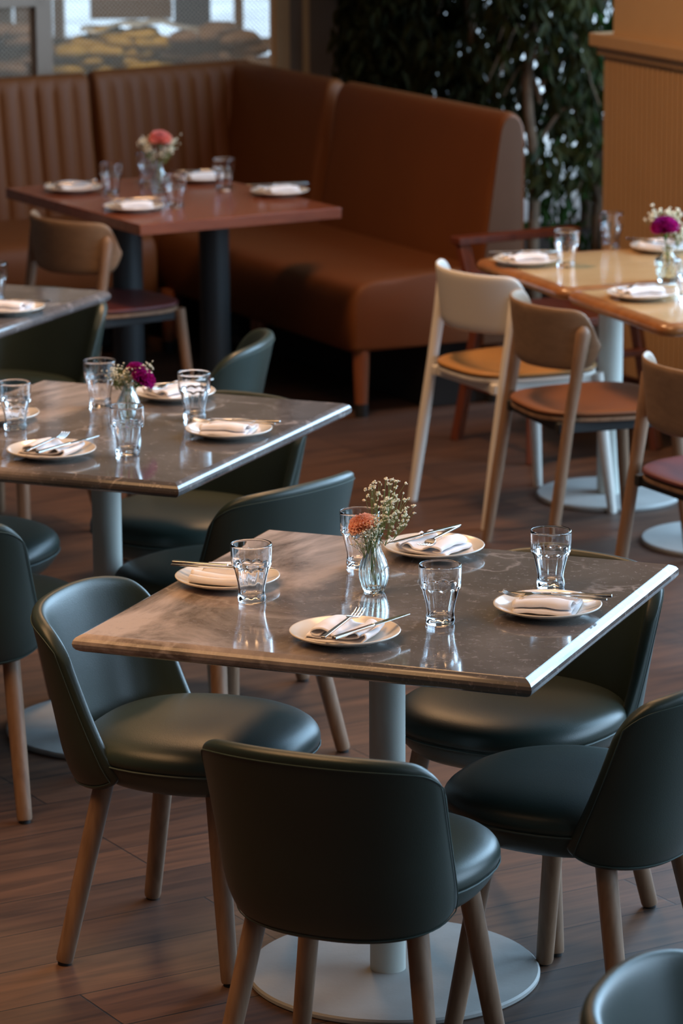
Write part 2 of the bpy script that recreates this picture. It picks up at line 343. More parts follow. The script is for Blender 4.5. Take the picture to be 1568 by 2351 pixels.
# ------------------------------------------------------------------ upholstered shell chair
def make_shell_chair():
    root = empty('upholstered_chair', (0, 0, 0), 0, 'x', 'chair')
    NU, NT = 26, 10
    def sp(u, t):
        au = abs(u); u0 = 0.74
        tt = t
        if au > u0:
            k = 1-math.sqrt(max(0, 1-((au-u0)/(1-u0))**2)); lo = 0.10*k; hi = 1-0.17*k; tt = lo+(hi-lo)*t
        ph = u*R(94-20*tt-2*math.sin(PI*tt))
        ax = 0.194+0.026*tt; by = 0.150+0.022*tt; y0 = -0.050-0.038*tt-0.012*tt*tt
        # squarish plan: straighter back, tighter corners
        cx = math.sin(ph); cy = math.cos(ph)
        x = ax*math.copysign(abs(cx)**0.86, cx); y = y0-by*math.copysign(abs(cy)**0.78, cy)
        z0 = 0.337+0.022*au**2; z1 = 0.688-0.016*au**2-0.020*au**4
        z = z0+(z1-z0)*tt
        # bottom tucks in under the seat
        if tt < 0.22: k = ((0.22-tt)/0.22)**2; x *= 1-0.10*k; y = y0+(y-y0)*(1-0.12*k)
        return Vector((x, y, z))
    def nrm(u, t):
        e = 1e-3; a = sp(min(1, u+e), t)-sp(max(-1, u-e), t); b = sp(u, min(1, t+e))-sp(u, max(0, t-e)); n_ = b.cross(a)
        n_ = n_.normalized()
        p = sp(u, t)
        if n_.dot(Vector((p.x, p.y+0.05, 0))) < 0: n_ = -n_
        return n_
    us = [math.sin(PI/2*(-1+2*i/NU))*0.35+(-1+2*i/NU)*0.65 for i in range(NU+1)]
    ts = [0, .05, .12, .22, .35, .5, .65, .8, .9, .96, 1]
    th = 0.014
    vo = []; vi = []
    for t in ts:
        for u in us:
            edge = max(abs(u), abs(2*t-1)); taper = 1-0.35*max(0, (edge-0.9)/0.1)
            p = sp(u, t); n_ = nrm(u, t); vo.append(p+n_*th*taper); vi.append(p-n_*(th+0.004)*taper)
    W_ = len(us); H_ = len(ts); mb = MB(); off = len(vo); fs = []
    for j in range(H_-1):
        for i in range(W_-1):
            a = j*W_+i; fs.append((a, a+1, a+1+W_, a+W_)); fs.append((off+a, off+a+W_, off+a+1+W_, off+a+1))
    bd = [i for i in range(W_)]+[j*W_+W_-1 for j in range(1, H_)]+[(H_-1)*W_+i for i in range(W_-2, -1, -1)]+[j*W_ for j in range(H_-2, 0, -1)]
    for q in range(len(bd)):
        a = bd[q]; b = bd[(q+1) % len(bd)]; fs.append((a, b, off+b, off+a))
    mb.add(vo+vi, fs); sh = mb.build('backrest', GREEN, root, subsurf=2)
    loop = []
    for q in bd[::1]:
        j, i = divmod(q, W_); u, t = us[i], ts[j]
        uu = u*0.945; t2 = 0.045+t*0.91
        loop.append(tuple(sp(uu, t2)+nrm(uu, t2)*(th-0.0002)))
    mb = MB(); mb.tube(loop+[loop[0]], 0.0012, 5, cap=False); mb.build('stitching', STITCH, sh)
    # seat cushion
    def outline(k, n=40):
        o = []
        for i in range(n):
            a = 2*PI*i/n; c, s_ = math.cos(a), math.sin(a); e = 0.80
            x = 0.222*k*math.copysign(abs(c)**e, c)*(1-0.05*(s_ > 0)*s_**2); y = 0.035+0.223*k*math.copysign(abs(s_)**(e+0.06), s_)
            if y < -0.10: x *= 1-0.5*(-0.10-y)
            o.append((x, y))
        return o
    rings = [(0.5, .345), (0.76, .350), (0.885, .366), (0.955, .390), (0.985, .4045), (0.970, .4075), (0.992, .411), (1.0, .420), (0.985, .434), (0.93, .447), (0.8, .457), (0.6, .462), (0.35, .463), (0.1, .4625)]
    vs = []; fs = []; n = 40
    for k, z in rings: vs += [(x, y, z+0.006*(y > 0.1)*(-1)*(y-0.1)*4) for x, y in outline(k, n)]
    for j in range(len(rings)-1):
        for i in range(n): fs.append((j*n+i, j*n+(i+1) % n, (j+1)*n+(i+1) % n, (j+1)*n+i))
    fs.append(tuple(range(n))[::-1]); fs.append(tuple((len(rings)-1)*n+i for i in range(n)))
    st = MB().add(vs, fs).build('seat', GREEN, root, subsurf=1, ang=180)
    mb = MB(); lo = [(x, y, .4068+0.006*(y > 0.1)*(-1)*(y-0.1)*4) for x, y in outline(0.988, n)]; mb.tube(lo+[lo[0]], 0.0021, 5, cap=False); mb.build('seam_piping', STITCH, st)
    for sx in (-1, 1):
        for fy in (-1, 1):
            top = Vector((sx*0.145, 0.125 if fy > 0 else -0.105, 0.362)); bot = Vector((sx*(0.196 if fy > 0 else 0.203), 0.172 if fy > 0 else -0.172, 0.006))
            mb = MB(); P = [top.lerp(bot, t) for t in (0, .3, .6, .9, .985, 1)]
            mb.tube(P, [0.0195, .0192, .0183, .0172, .0168, .0155], 16); lg = mb.build('leg', ASH, root)
            MB().tube([bot+Vector((0, 0, 0.002)), bot-Vector((0, 0, 0.0055))], 0.0125, 12).build('foot_glide', BLACK, lg)
    return root
store = {}
def yawf(fx, fy): return math.atan2(-fx, fy)
GC = 'green upholstered chairs around the marble tables'
shells = [
 # x, y, forward dir, label
 (-0.303, 6.468, (0.93, -0.37), 'green leather shell chair left of the nearest marble table, inner back lit blue'),
 (0.032, 5.72, (0.40, 0.917), 'green leather chair seen squarely from behind at the near edge of the front table'),
 (0.442, 6.075, (-0.88, 0.48), 'green leather chair seen from behind at the right frame edge, right of the front chair'),
 (0.350, 6.63, (-0.58, -0.81), 'green leather chair tucked under the right corner of the nearest marble table, facing the camera'),
 (-0.262, 7.69, (-0.75, 0.66), 'green leather chair seen from behind between the nearest and the middle marble tables'),
 (-0.362, 8.31, (-0.58, -0.81), 'green leather chair tucked under the right corner of the middle marble table'),
 (-0.815, 7.45, (0.37, 0.93), 'green leather chair cut by the left frame edge, in front of the middle table'),
 (-0.93, 8.054, (0.93, -0.37), 'green leather chair whose rounded seat shows under the left end of the middle table'),
 (-0.96, 9.93, (-0.58, -0.81), 'green leather chair under the right corner of the farthest marble table'),
 (-0.465, 9.37, (-0.985, 0.15), 'lone green leather chair side-on, behind the middle marble table before the banquette'),
 (0.60, 4.33, (0.93, -0.37), 'green leather chair in the bottom right corner, close and out of focus'),
]
for x, y, fd, lb in shells: put(store, 'shell', make_shell_chair, (x, y, 0), yawf(*fd), lb, GC)

# ------------------------------------------------------------------ wooden chairs with curved plywood backs
def make_wood_chair(fm, bm_, sm, base_black):
    root = empty('wooden_chair', (0, 0, 0), 0, 'x', 'chair')
    # curved back band
    def bp(u, t):
        ph = u*R(84)
        x = 0.222*math.sin(ph); y = -0.050-0.150*math.cos(ph)-0.02*t
        au = abs(u); lo = 0.0; hi = 1.0
        if au > 0.72: k = 1-math.sqrt(max(0, 1-((au-0.72)/0.28)**2)); lo = 0.40*k; hi = 1-0.42*k
        tt = lo+(hi-lo)*t
        return Vector((x, y, 0.570+0.170*tt-0.012*(1-tt)*(1-au)))
    NU, NT = 22, 6; vo = []; vi = []
    for j in range(NT+1):
        for i in range(NU+1):
            u = -1+2*i/NU; t = j/NT; p = bp(u, t); ph = u*R(84); n_ = Vector((math.sin(ph), -math.cos(ph), 0.15)).normalized()
            vo.append(p+n_*0.006); vi.append(p-n_*0.006)
    W_ = NU+1; off = len(vo); fs = []
    for j in range(NT):
        for i in range(NU):
            a = j*W_+i; fs += [(a, a+1, a+1+W_, a+W_), (off+a, off+a+W_, off+a+1+W_, off+a+1)]
    bd = [i for i in range(W_)]+[j*W_+NU for j in range(1, NT+1)]+[NT*W_+i for i in range(NU-1, -1, -1)]+[j*W_ for j in range(NT-1, 0, -1)]
    for q in range(len(bd)): a = bd[q]; b = bd[(q+1) % len(bd)]; fs.append((a, b, off+b, off+a))
    MB().add(vo+vi, fs).build('backrest', bm_, root, subsurf=1)
    # seat
    n = 36; vs = []; fs = []
    def ol(k):
        o = []
        for i in range(n):
            a = 2*PI*i/n; c, s_ = math.cos(a), math.sin(a)
            x = 0.215*k*math.copysign(abs(c)**0.62, c); y = 0.215*k*math.copysign(abs(s_)**0.7, s_)
            x *= 1+0.10*y/0.215
            o.append((x, y))
        return o
    rings = [(0.93, .432), (1.0, .437), (1.0, .446), (0.97, .452), (0.7, .447), (0.35, .444), (0.1, .4435)]
    for k, z in rings: vs += [(x, y, z) for x, y in ol(k)]
    for j in range(len(rings)-1):
        for i in range(n): fs.append((j*n+i, j*n+(i+1) % n, (j+1)*n+(i+1) % n, (j+1)*n+i))
    fs.append(tuple(range(n))[::-1]); fs.append(tuple((len(rings)-1)*n+i for i in range(n)))
    MB().add(vs, fs).build('seat', sm, root, subsurf=1, ang=180)
    MB().prism([(x, y) for x, y in ol(0.985)], 0.420, 0.432).build('seat_board', fm, root, bevel=0.003)
    rail = BLACK if base_black else fm
    mb = MB()
    for sx in (-1, 1): mb.box((sx*0.175, 0, 0.405), (0.022, 0.36, 0.03))
    mb.box((0, 0.165, 0.405), (0.34, 0.022, 0.03)); mb.box((0, -0.16, 0.405), (0.34, 0.022, 0.03)); mb.build('seat_frame', rail, root, bevel=0.003)
    for sx in (-1, 1):
        top = Vector((sx*0.214, -0.120, 0.672)); mid = Vector((sx*0.213, -0.160, 0.43)); bot = Vector((sx*0.222, -0.225, 0.0))
        P = [top+Vector((0, 0, .022)), top+Vector((0, 0, .012)), top, top.lerp(mid, .35), mid, mid.lerp(bot, .5), bot]
        MB().tube(P, [0.008, .017, .0215, .0185, .0165, .0175, .014], 14).build('leg', fm, root)
        MB().tube([(sx*0.185, 0.175, 0.425), (sx*0.20, 0.195, 0.2), (sx*0.215, 0.215, 0.0)], [0.0185, .017, .0135], 14).build('leg', fm, root)
    return root
wood = {}
WG = 'wooden chairs with curved backs'
wf = (0.885, 0.465)
put(wood, 'w', lambda: make_wood_chair(WHITEWOOD, WHITEWOOD, TAN, False), (0.5175, 10.236, 0), yawf(*wf), 'white-framed wooden chair with a tan seat, beside the pale wooden tables', WG)
put(wood, 'b', lambda: make_wood_chair(ASH, OAK, BROWN, True), (0.705, 9.66, 0), yawf(.94, .34), 'natural wooden chair with brown leather seat, next to the white-framed chair', WG)
put(wood, 'r', lambda: make_wood_chair(ASH, OAK, BURG, True), (1.0, 8.70, 0), yawf(*wf), 'natural wooden chair with burgundy seat at the right frame edge', WG)
dup(wood['r'], (-0.78, 11.36, 0), yawf(0.80, 0.60), 'natural wooden chair with dark burgundy seat at the cherry-red table by the banquette', WG)

# ------------------------------------------------------------------ pedestal tables
def marble_table(x, y, yaw, L, D, label, disc_off=(0, 0), col_r=0.034, disc_r=0.279):
    root = empty('marble_table', (x, y, 0), yaw, label, 'table', 'grey marble pedestal tables')
    t = 0.034; r = t/2; zt = 0.74; hx, hy = L/2, D/2
    prof = []
    for k in range(0, 9): a = PI/2-PI*k/8; prof.append((math.cos(a)*r, math.sin(a)*r))
    prof = [(0, r)]+[(p[0]+0.0, p[1]*0.92) for p in prof[1:-1]]+[(0, -r)]
    vs = []; fs = []
    for d, z in prof:
        e = d
        for cx, cy in ((-1, -1), (1, -1), (1, 1), (-1, 1)): vs.append((cx*(hx+e), cy*(hy+e), zt-r+z))
    m_ = len(prof)
    for j in range(m_-1):
        for i in range(4): fs.append((j*4+i, j*4+(i+1) % 4, (j+1)*4+(i+1) % 4, (j+1)*4+i))
    b0 = len(vs); vs += vs[0:4]+vs[(m_-1)*4:m_*4]; fs.append((b0, b0+1, b0+2, b0+3)); fs.append((b0+7, b0+6, b0+5, b0+4))
    MB().add(vs, fs).build('tabletop', MARBLE, root, ang=22)
    co, si = math.cos(-yaw), math.sin(-yaw); dx, dy = disc_off; ox, oy = co*dx-si*dy, si*dx+co*dy
    MB().tube([(0, 0, 0.012), (0, 0, 0.700)], col_r, 40).build('pedestal_column', WHITEMETAL, root)
    MB().box((0, 0, 0.7025), (0.30, 0.30, 0.006)).build('mounting_plate', GUN, root)
    MB().lathe([(disc_r-0.003, 0), (disc_r, 0.003), (disc_r, 0.009), (disc_r-0.004, 0.0125), (0.0001, 0.0125)], 96, off=(ox, oy, 0)).build('base_disc', DISC, root)
    return root
marble_table(0.0836, 6.2818, -0.379, 0.833, 0.857, 'nearest grey-brown marble table with a pale cloud across its left side', (0.011, 0.002))
marble_table(-0.543, 7.859, -0.400, 0.797, 0.923, 'middle grey marble table with a purple carnation in a vase', (0.027, 0.07))
marble_table(-1.22, 9.51, -0.400, 0.797, 0.923, 'farthest grey marble table, only its right corner inside the left frame edge')

def rounded_rect(hx, hy, r, n=6):
    o = []
    for cx, cy, a0 in ((1, 1, 0), (-1, 1, 90), (-1, -1, 180), (1, -1, 270)):
        for k in range(n+1): a = R(a0+90*k/n); o.append((cx*(hx-r)+r*math.cos(a), cy*(hy-r)+r*math.sin(a)))
    return o
# cherry table by the banquette
rt_ = empty('cherry_table', (-0.572, 11.69, 0), R(29.8), 'dark cherry-red laminate table in front of the corner banquette', 'table')
MB().box((0, 0, 0.722), (0.742, 1.03, 0.036)).build('tabletop', REDTOP, rt_, bevel=0.002)
for sx in (-1, 1):
    MB().tube([(sx*0.165, 0, 0.02), (sx*0.165, 0, 0.705)], 0.052, 32).build('pedestal_column', GUN, rt_)
MB().box((0, 0, 0.012), (0.62, 0.45, 0.018)).build('base_plate', GUN, rt_, bevel=0.004)
# two pale tables on the right
def pale_table(x, y, label, dx, dy):
    yaw = math.atan2(-0.93, 0.366)+PI/2          # local x to the right, local -y towards the camera
    root = empty('pale_wooden_table', (x, y, 0), yaw, label, 'table', 'pale wooden pedestal tables on the right')
    zt = 0.72; hx, hy = 0.385, 0.322
    e = 0.036
    tp = MB().box((0, 0, zt-0.016), (2*(hx-e), 2*(hy-e), 0.031)).build('tabletop', PALE, root)
    mb = MB(); outer = rounded_rect(hx, hy, 0.05); inner = rounded_rect(hx-e, hy-e, 0.003); n = len(outer)
    mid = rounded_rect(hx-0.008, hy-0.008, 0.045); mid2 = rounded_rect(hx-0.02, hy-0.02, 0.04)
    lay = [(inner, zt), (mid2, zt), (mid, zt-0.004), (outer, zt-0.014), (outer, zt-0.024), (mid, zt-0.034), (inner, zt-0.038)]
    vs = [(px, py, z) for L_, z in lay for px, py in L_]; fs = []
    for j in range(len(lay)):
        k = (j+1) % len(lay)
        for i in range(n): fs.append((j*n+i, j*n+(i+1) % n, k*n+(i+1) % n, k*n+i))
    mb.add(vs, fs).build('edge_band', EDGEW, tp, ang=60)
    c, s_ = math.cos(-yaw), math.sin(-yaw); ox, oy = c*dx-s_*dy, s_*dx+c*dy
    MB().tube([(ox, oy, 0.01), (ox, oy, 0.69)], 0.037, 32).build('pedestal_column', WHITEMETAL, root)
    MB().box((ox, oy, 0.684), (0.28, 0.28, 0.008)).build('mounting_plate', GUN, root)
    MB().lathe([(0.217, 0), (0.220, 0.003), (0.220, 0.010), (0.216, 0.014), (0.0001, 0.014)], 72, off=(ox, oy, 0)).build('base_disc', DISC, root)
    return root
u_ = Vector((0.366, -0.93, 0)); r_ = Vector((0.93, 0.366, 0)); L0 = Vector((0.398, 10.478, 0))
c1 = L0+u_*0.325+r_*0.385; c2 = c1+u_*0.650
pale_table(c1.x, c1.y, 'far pale maple table with honey-coloured wooden edge, behind the seam', 0.8145-c1.x, 10.3695-c1.y)
pale_table(c2.x, c2.y, 'near pale maple table with honey-coloured edge, closest to the wooden chairs', -0.03, 0.06)

# mahogany armchair behind the pale tables
mc = empty('mahogany_armchair', (0.70, 11.14, 0), YB, 'dark red mahogany armchair behind the pale wooden tables', 'chair')
def bar(a, b, wd, th, name, par=mc, mt=None):
    a = Vector(a); b = Vector(b); d = (b-a); q = d.to_track_quat('Z', 'Y').to_matrix()
    return MB().box((a+b)/2, (wd, th, d.length), q).build(name, mt or MAHOG, par, bevel=0.003)
for sx in (-1, 1):
    bar((sx*0.235, -0.235, 0), (sx*0.19, -0.17, 0.42), 0.05, 0.028, 'leg')
    bar((sx*0.235, 0.235, 0), (sx*0.19, 0.17, 0.42), 0.05, 0.028, 'leg')
    bar((sx*0.19, 0.17, 0.42), (sx*0.21, 0.25, 0.66), 0.045, 0.026, 'back_post')
    bar((sx*0.222, -0.22, 0.20), (sx*0.222, 0.22, 0.20), 0.022, 0.035, 'side_rail')
bar((-0.222, -0.222, 0.14), (0.222, -0.222, 0.14), 0.035, 0.022, 'front_rail'); bar((-0.21, -0.2, 0.32), (0.21, -0.2, 0.32), 0.035, 0.022, 'front_rail')
bar((-0.235, 0.25, 0.655), (0.235, 0.25, 0.655), 0.06, 0.024, 'top_rail'); bar((-0.2, 0.215, 0.55), (0.2, 0.215, 0.55), 0.05, 0.02, 'back_slat')
MB().box((0, -0.01, 0.435), (0.40, 0.40, 0.03)).build('seat', MAHOG, mc, bevel=0.005)

# ------------------------------------------------------------------ banquette
BA = Vector((-0.469, 0.883, 0)); BB = Vector((0.883, 0.469, 0))
def smooth_prof(P, n=4): return catmull(P, n)
def extrude_profile(prof, A, B, fwd, cols, fn=None, name='x', mt=None, parent=None, endr=0.02, **kw):
    """prof: closed list of (d,z); A,B: plan points; fwd: unit vector into the room"""
    A = Vector(A); B = Vector(B); L_ = (B-A).length; ax = (B-A).normalized()
    cz = sum(p[1] for p in prof)/len(prof); cd = sum(p[0] for p in prof)/len(prof)
    ss = sorted(set([0, .15*endr, .45*endr, endr, L_-endr, L_-.45*endr, L_-.15*endr, L_]+[L_*i/cols for i in range(1, cols) if endr < L_*i/cols < L_-endr]))
    vs = []; fs = []; n = len(prof)
    for s in ss:
        e = min(s, L_-s); k = 0 if e >= endr else 1-math.sqrt(max(0, 1-(1-e/endr)**2))
        for d, z in prof:
            dd, zz = d, z
            sh = endr*k*0.9
            ln = math.hypot(d-cd, z-cz)
            dd = d-(d-cd)/ln*sh*(1 if d > 0.02 else 0); zz = z-(z-cz)/ln*sh*(1 if z > cz else 0.3)
            if fn: dd, zz = fn(s, dd, zz, L_)
            p = A+ax*s+fwd*dd; vs.append((p.x, p.y, zz))
    for j in range(len(ss)-1):
        for i in range(n): fs.append((j*n+i, j*n+(i+1) % n, (j+1)*n+(i+1) % n, (j+1)*n+i))
    fs.append(tuple(range(n))[::-1]); fs.append(tuple((len(ss)-1)*n+i for i in range(n)))
    return MB().add(vs, fs).build(name, mt, parent, **kw)
backp = [(0.0, .2), (0.0, .5), (0.0, .90)]+smooth_prof([(0.0, .955), (.012, .985), (.040, 1.0), (.068, .993), (.088, .965), (.103, .90), (.128, .75), (.150, .62), (.168, .50), (.172, .44)], 3)+[(.172, .2)]
seatp = [(.10, .225), (.10, .44)]+smooth_prof([(.14, .482), (.30, .480), (.50, .470), (.60, .462), (.645, .440), (.664, .40), (.668, .36)], 3)+[(.668, .24), (.655, .225)]
def channels(pitch, depth, extra=()):
    def fn(s, d, z, L_):
        if d > 0.05 and z > 0.42:
            ph = (s/pitch) % 1.0; k = abs(math.sin(PI*ph))**0.28
            f_ = min(1, max(0, (z-0.42)/0.05))*(1 if z < .93 else max(0, (1.0-z)/.07))
            d = d-depth*(1-k)*f_
        return d, z
    return fn
def seamfn(spos, depth=0.006, w=0.006):
    def fn(s, d, z, L_):
        if d > 0.05:
            for q in spos: d -= depth*math.exp(-((s-q)/w)**2)
        return d, z
    return fn
Pn = Vector((0.630, 11.87, 0)); Pm = Vector((0.068, 12.93, 0)); Pf = Vector((0.034, 12.99, 0)); Pc = Vector((-0.380, 13.77, 0)); Pb = Vector((-0.976, 13.345, 0)); Pa = Vector((-1.75, 12.93, 0))
def bench_leg(par, x, y):
    lg = MB().tube([(x, y, 0.24), (x, y, 0.045), (x, y, 0.0)], [0.030, 0.0225, 0.021], 20).build('leg', LEGW, par)
    MB().tube([(x, y, 0.046), (x, y, 0.0)], [0.0232, 0.0222], 20).build('foot_cap', BLACK, lg)
def shade_block(par, A, B, f0):  # black block added under a bench to deepen the shade and stop stray light
    A = Vector(A); B = Vector(B); m0 = (A+B)/2+f0*0.22; d = B-A; MB().box((m0.x, m0.y, 0.115), (d.length-0.10, 0.26, 0.225), Matrix.Rotation(math.atan2(d.y, d.x), 3, 'Z')).build('shade_block', BLACK, par, smooth=False)
bq = empty('banquette_bench', (0, 0, 0), 0, 'caramel leather banquette bench on the right with its tall end panel facing the camera', 'banquette')
b1 = extrude_profile(backp, Pn, Pm, -BB, 60, seamfn([0.17]), 'backrest', CARAMEL, bq, 0.035, ang=60)
s1 = extrude_profile(seatp, Pn-BA*0.0, Pn+BA*1.55, -BB, 30, None, 'seat', CARAMEL, bq, 0.03, ang=60)
# flat end panel of the back (duller, as on the photograph)
pe = [(d, z) for d, z in backp if True]
vs = []; n = len(pe)
for off in (-0.004, 0.004):
    for d, z in pe:
        d2 = 0.086+(d-0.086)*0.86; z2 = .6+(z-.6)*0.965; p = Pn-BB*d2-BA*(off+0.001); vs.append((p.x, p.y, z2))
MB().add(vs, [tuple(range(n)), tuple(range(n, 2*n))[::-1]]+[(i, (i+1) % n, n+(i+1) % n, n+i) for i in range(n)]).build('end_panel', CARAMEL_D, b1, smooth=False)
for d, a in ((0.62, 0.03), (0.10, 0.04), (0.62, 0.8), (0.62, 1.5)):
    p = Pn-BB*d+BA*a; bench_leg(bq, p.x, p.y)
shade_block(bq, Pn, Pn+BA*1.55, -BB)
b2_ = empty('banquette_corner', (0, 0, 0), 0, 'caramel leather banquette corner section where the two runs of seating meet', 'banquette')
extrude_profile(backp, Pf, Pc, -BB, 40, seamfn([0.10]), 'backrest', CARAMEL, b2_, 0.03, ang=60)
extrude_profile(seatp, Pn+BA*1.56, Pc+BA*0.0, -BB, 20, None, 'seat', CARAMEL, b2_, 0.01, ang=60)
shade_block(b2_, Pn+BA*1.56, Pc, -BB)
d_ = (Pb-Pc).normalized(); fB = Vector((d_.y, -d_.x, 0)); fB = fB if fB.y < 0 else -fB
b3_ = empty('banquette_back_run', (0, 0, 0), 0, 'caramel leather banquette with channel-tufted back behind the cherry-red table', 'banquette')
extrude_profile(backp, Pc, Pb, fB, 150, channels(0.0735, 0.024), 'backrest', CARAMEL, b3_, 0.02, ang=70)
q0 = Pc+d_*0.66
extrude_profile(seatp, q0, Pb, fB, 12, None, 'seat', CARAMEL, b3_, 0.02, ang=60)
shade_block(b3_, q0, Pb, fB)
for t_ in (0.10, 0.28):
    p = q0+d_*t_+fB*0.62; bench_leg(b3_, p.x, p.y)
d2 = (Pa-Pb).normalized(); fA = Vector((d2.y, -d2.x, 0)); fA = fA if fA.y < 0 else -fA
b4_ = empty('banquette_left_run', (0, 0, 0), 0, 'caramel leather tufted banquette section at the left frame edge', 'banquette')
A0 = Pb+d2*0.008-Vector((0, 0.045, 0))
extrude_profile(backp, A0, Pa-Vector((0, .045, 0)), fA, 170, channels(0.0735, 0.024), 'backrest', CARAMEL, b4_, 0.02, ang=70)
extrude_profile(seatp, A0, Pa-Vector((0, .045, 0)), fA, 12, None, 'seat', CARAMEL, b4_, 0.02, ang=60)
shade_block(b4_, A0, Pa, fA)
p = A0+d2*0.3+fA*0.62; bench_leg(b4_, p.x, p.y)

# ------------------------------------------------------------------ screen and glazing behind the banquette
KD = Vector((0.870, 0.493, 0)); K0 = Vector((-0.36, 13.93, 0)); KN = Vector((-KD.y, KD.x, 0)); KA = math.atan2(KD.y, KD.x)
RK = Matrix.Rotation(KA, 3, 'Z')
def kbox(mb, s0, s1, z0, z1, t0=-0.03, t1=0.03):
    return mb.box(K0+KD*(s0+s1)/2+KN*(t0+t1)/2+Vector((0, 0, (z0+z1)/2)), (s1-s0, t1-t0, z1-z0), RK)
struct(kbox(MB(), -3.2, 0.42, 0, 0.90, -0.04, 0.04).build('wall_back', MULL, smooth=False))
mb = MB(); kbox(mb, -0.935, -0.868, .9, 3.25); kbox(mb, -3.2, 0.13, 0.90, 0.925); kbox(mb, -3.2, -0.9, 1.235, 1.29); kbox(mb, -3.2, 0.13, 2.5, 2.56)
struct(mb.build('window_1', POSTW, smooth=False))
struct(kbox(MB(), 0.113, 0.172, .9, 1.7).build('trim_3', BEAD, smooth=False))
mb = MB(); kbox(mb, 0.172, 0.40, 0, 4.5, -0.02, 0.10); struct(mb.build('wall_pilaster', MULL, smooth=False))
mb = MB(); kbox(mb, 0.235, 0.262, 0.9, 1.7, -0.028, -0.02); struct(mb.build('trim_2', PLASTER, smooth=False))
def mesh_screen(s0, s1, z0, z1, label):
    mb = MB(); p = 0.0175; hw = 0.0015
    W_ = s1-s0; H_ = z1-z0; slope = 0.95
    def clipline(c, sg):
        pts = []
        # line z = c + sg*slope*s
        for s in (0, W_):
            z = c+sg*slope*s
            if 0 <= z <= H_: pts.append((s, z))
        for z in (0, H_):
            s = (z-c)/(sg*slope)
            if 0 < s < W_: pts.append((s, z))
        return pts
    for sg in (1, -1):
        c = -slope*W_ if sg > 0 else 0
        end = H_ if sg > 0 else H_+slope*W_
        while c < end:
            q = clipline(c, sg)
            if len(q) >= 2:
                a, b = q[0], q[1]
                A = K0+KD*(s0+a[0])+Vector((0, 0, z0+a[1])); B = K0+KD*(s0+b[0])+Vector((0, 0, z0+b[1]))
                mb.tube([A+KN*(sg*0.0006), B+KN*(sg*0.0006)], hw, 4, cap=False)
            c += p
    return tag(mb.build('mesh_screen', WIRE, smooth=False), label, 'screen', 'diamond wire mesh screens over the banquette')
mesh_screen(-1.9, -0.935, 0.925, 1.235, 'diamond wire mesh panel left of the pale post, above the banquette')
mesh_screen(-0.868, 0.113, 0.925, 1.42, 'diamond wire mesh panel right of the pale post, in front of the sacks')

# shop beyond
def ptY(px, py, Y):
    d = fw+rt*((px-784)/8012.2)-up*((py-1175.5)/8012.2); return Vector((0, 0, CH))+d*(Y/d.y)
pl = tag(MB().box((-0.95, 15.6, 0.28), (1.7, 0.9, 0.56)).build('pallet_platform', TANW, smooth=False, bevel=0.01), 'low tan display platform carrying the stacked sacks behind the mesh screen', 'platform')
def sack(px, py, mt, label, group, w=0.175, h=0.066, Y=15.25):
    c = ptY(px, py, Y+random.uniform(-.05, .05)); vs = []; fs = []; nu, nv = 16, 8; ph = random.random()*6
    for j in range(nv+1):
        for i in range(nu):
            a = 2*PI*i/nu; b = -PI/2+PI*j/nv
            x = math.copysign(abs(math.cos(a))**.5, math.cos(a))*math.cos(b)**.6 if abs(math.cos(b)) > 1e-6 else 0; y = math.copysign(abs(math.sin(a))**.5, math.sin(a))*(abs(math.cos(b))**.6); z = math.copysign(abs(math.sin(b))**0.8, math.sin(b))
            wob = 1+0.10*math.sin(3*a+ph)+0.06*math.sin(5*a+2*ph+b)
            vs.append((x*w/2*wob, y*0.10*wob, z*h/2*(1-0.35*abs(x)**3)*(1+0.12*math.sin(4*a+ph))))
    for j in range(nv):
        for i in range(nu): fs.append((j*nu+i, j*nu+(i+1) % nu, (j+1)*nu+(i+1) % nu, (j+1)*nu+i))
    o = MB().add(vs, fs).build('sack', mt, None, ang=180, weld=True); o.location = c; o.rotation_euler = (0, random.uniform(-.1, .1), random.uniform(-.2, .2))
    return tag(o, label, 'sack', group)
gY = 'yellow sacks stacked behind the mesh screen'; gG = 'greyish sacks stacked behind the mesh screen'
for px, py in ((165, 158), (250, 158), (335, 158), (205, 138), (290, 138), (372, 150), (165, 118), (245, 117), (325, 118), (205, 97), (285, 96), (350, 97), (250, 78), (320, 80)):
    sack(px, py, SACKY, 'yellow filled sack in the stack behind the mesh screen', gY)
for px, py in ((20, 158), (95, 158), (-10, 135), (60, 137), (20, 114), (85, 116), (45, 92), (5, 72), (50, 72), (430, 152), (510, 152), (575, 150), (465, 130), (545, 130), (420, 108), (500, 108), (570, 110), (430, 86), (475, 84), (545, 88), (500, 68)):
    sack(px, py, SACKG, 'greyish brown filled sack in the stack behind the mesh screen', gG)
# clear film over the sacks, its sky sheen painted pale blue
vs = []; fs = []; nu, nv = 40, 8
for j in range(nv+1):
    for i in range(nu+1):
        t_ = i/nu; px = 185+315*t_; top = 62-14*math.sin(PI*min(1, t_*1.1))+4*math.sin(9*t_)+(14*max(0, (t_-.9))/.1)
        c = ptY(px, top+(10+3*math.sin(17*t_))*j/nv, 15.16+0.22*(1-j/nv)); vs.append((c.x, c.y, c.z+0.006*math.sin(23*t_+j)))
for j in range(nv):
    for i in range(nu): a = j*(nu+1)+i; fs.append((a, a+1, a+nu+2, a+nu+1))
tag(MB().add(vs, fs).build('plastic_film', FILM, None, solid=0.004), 'clear plastic film with painted pale blue sky sheen draped over the yellow sacks', 'film')
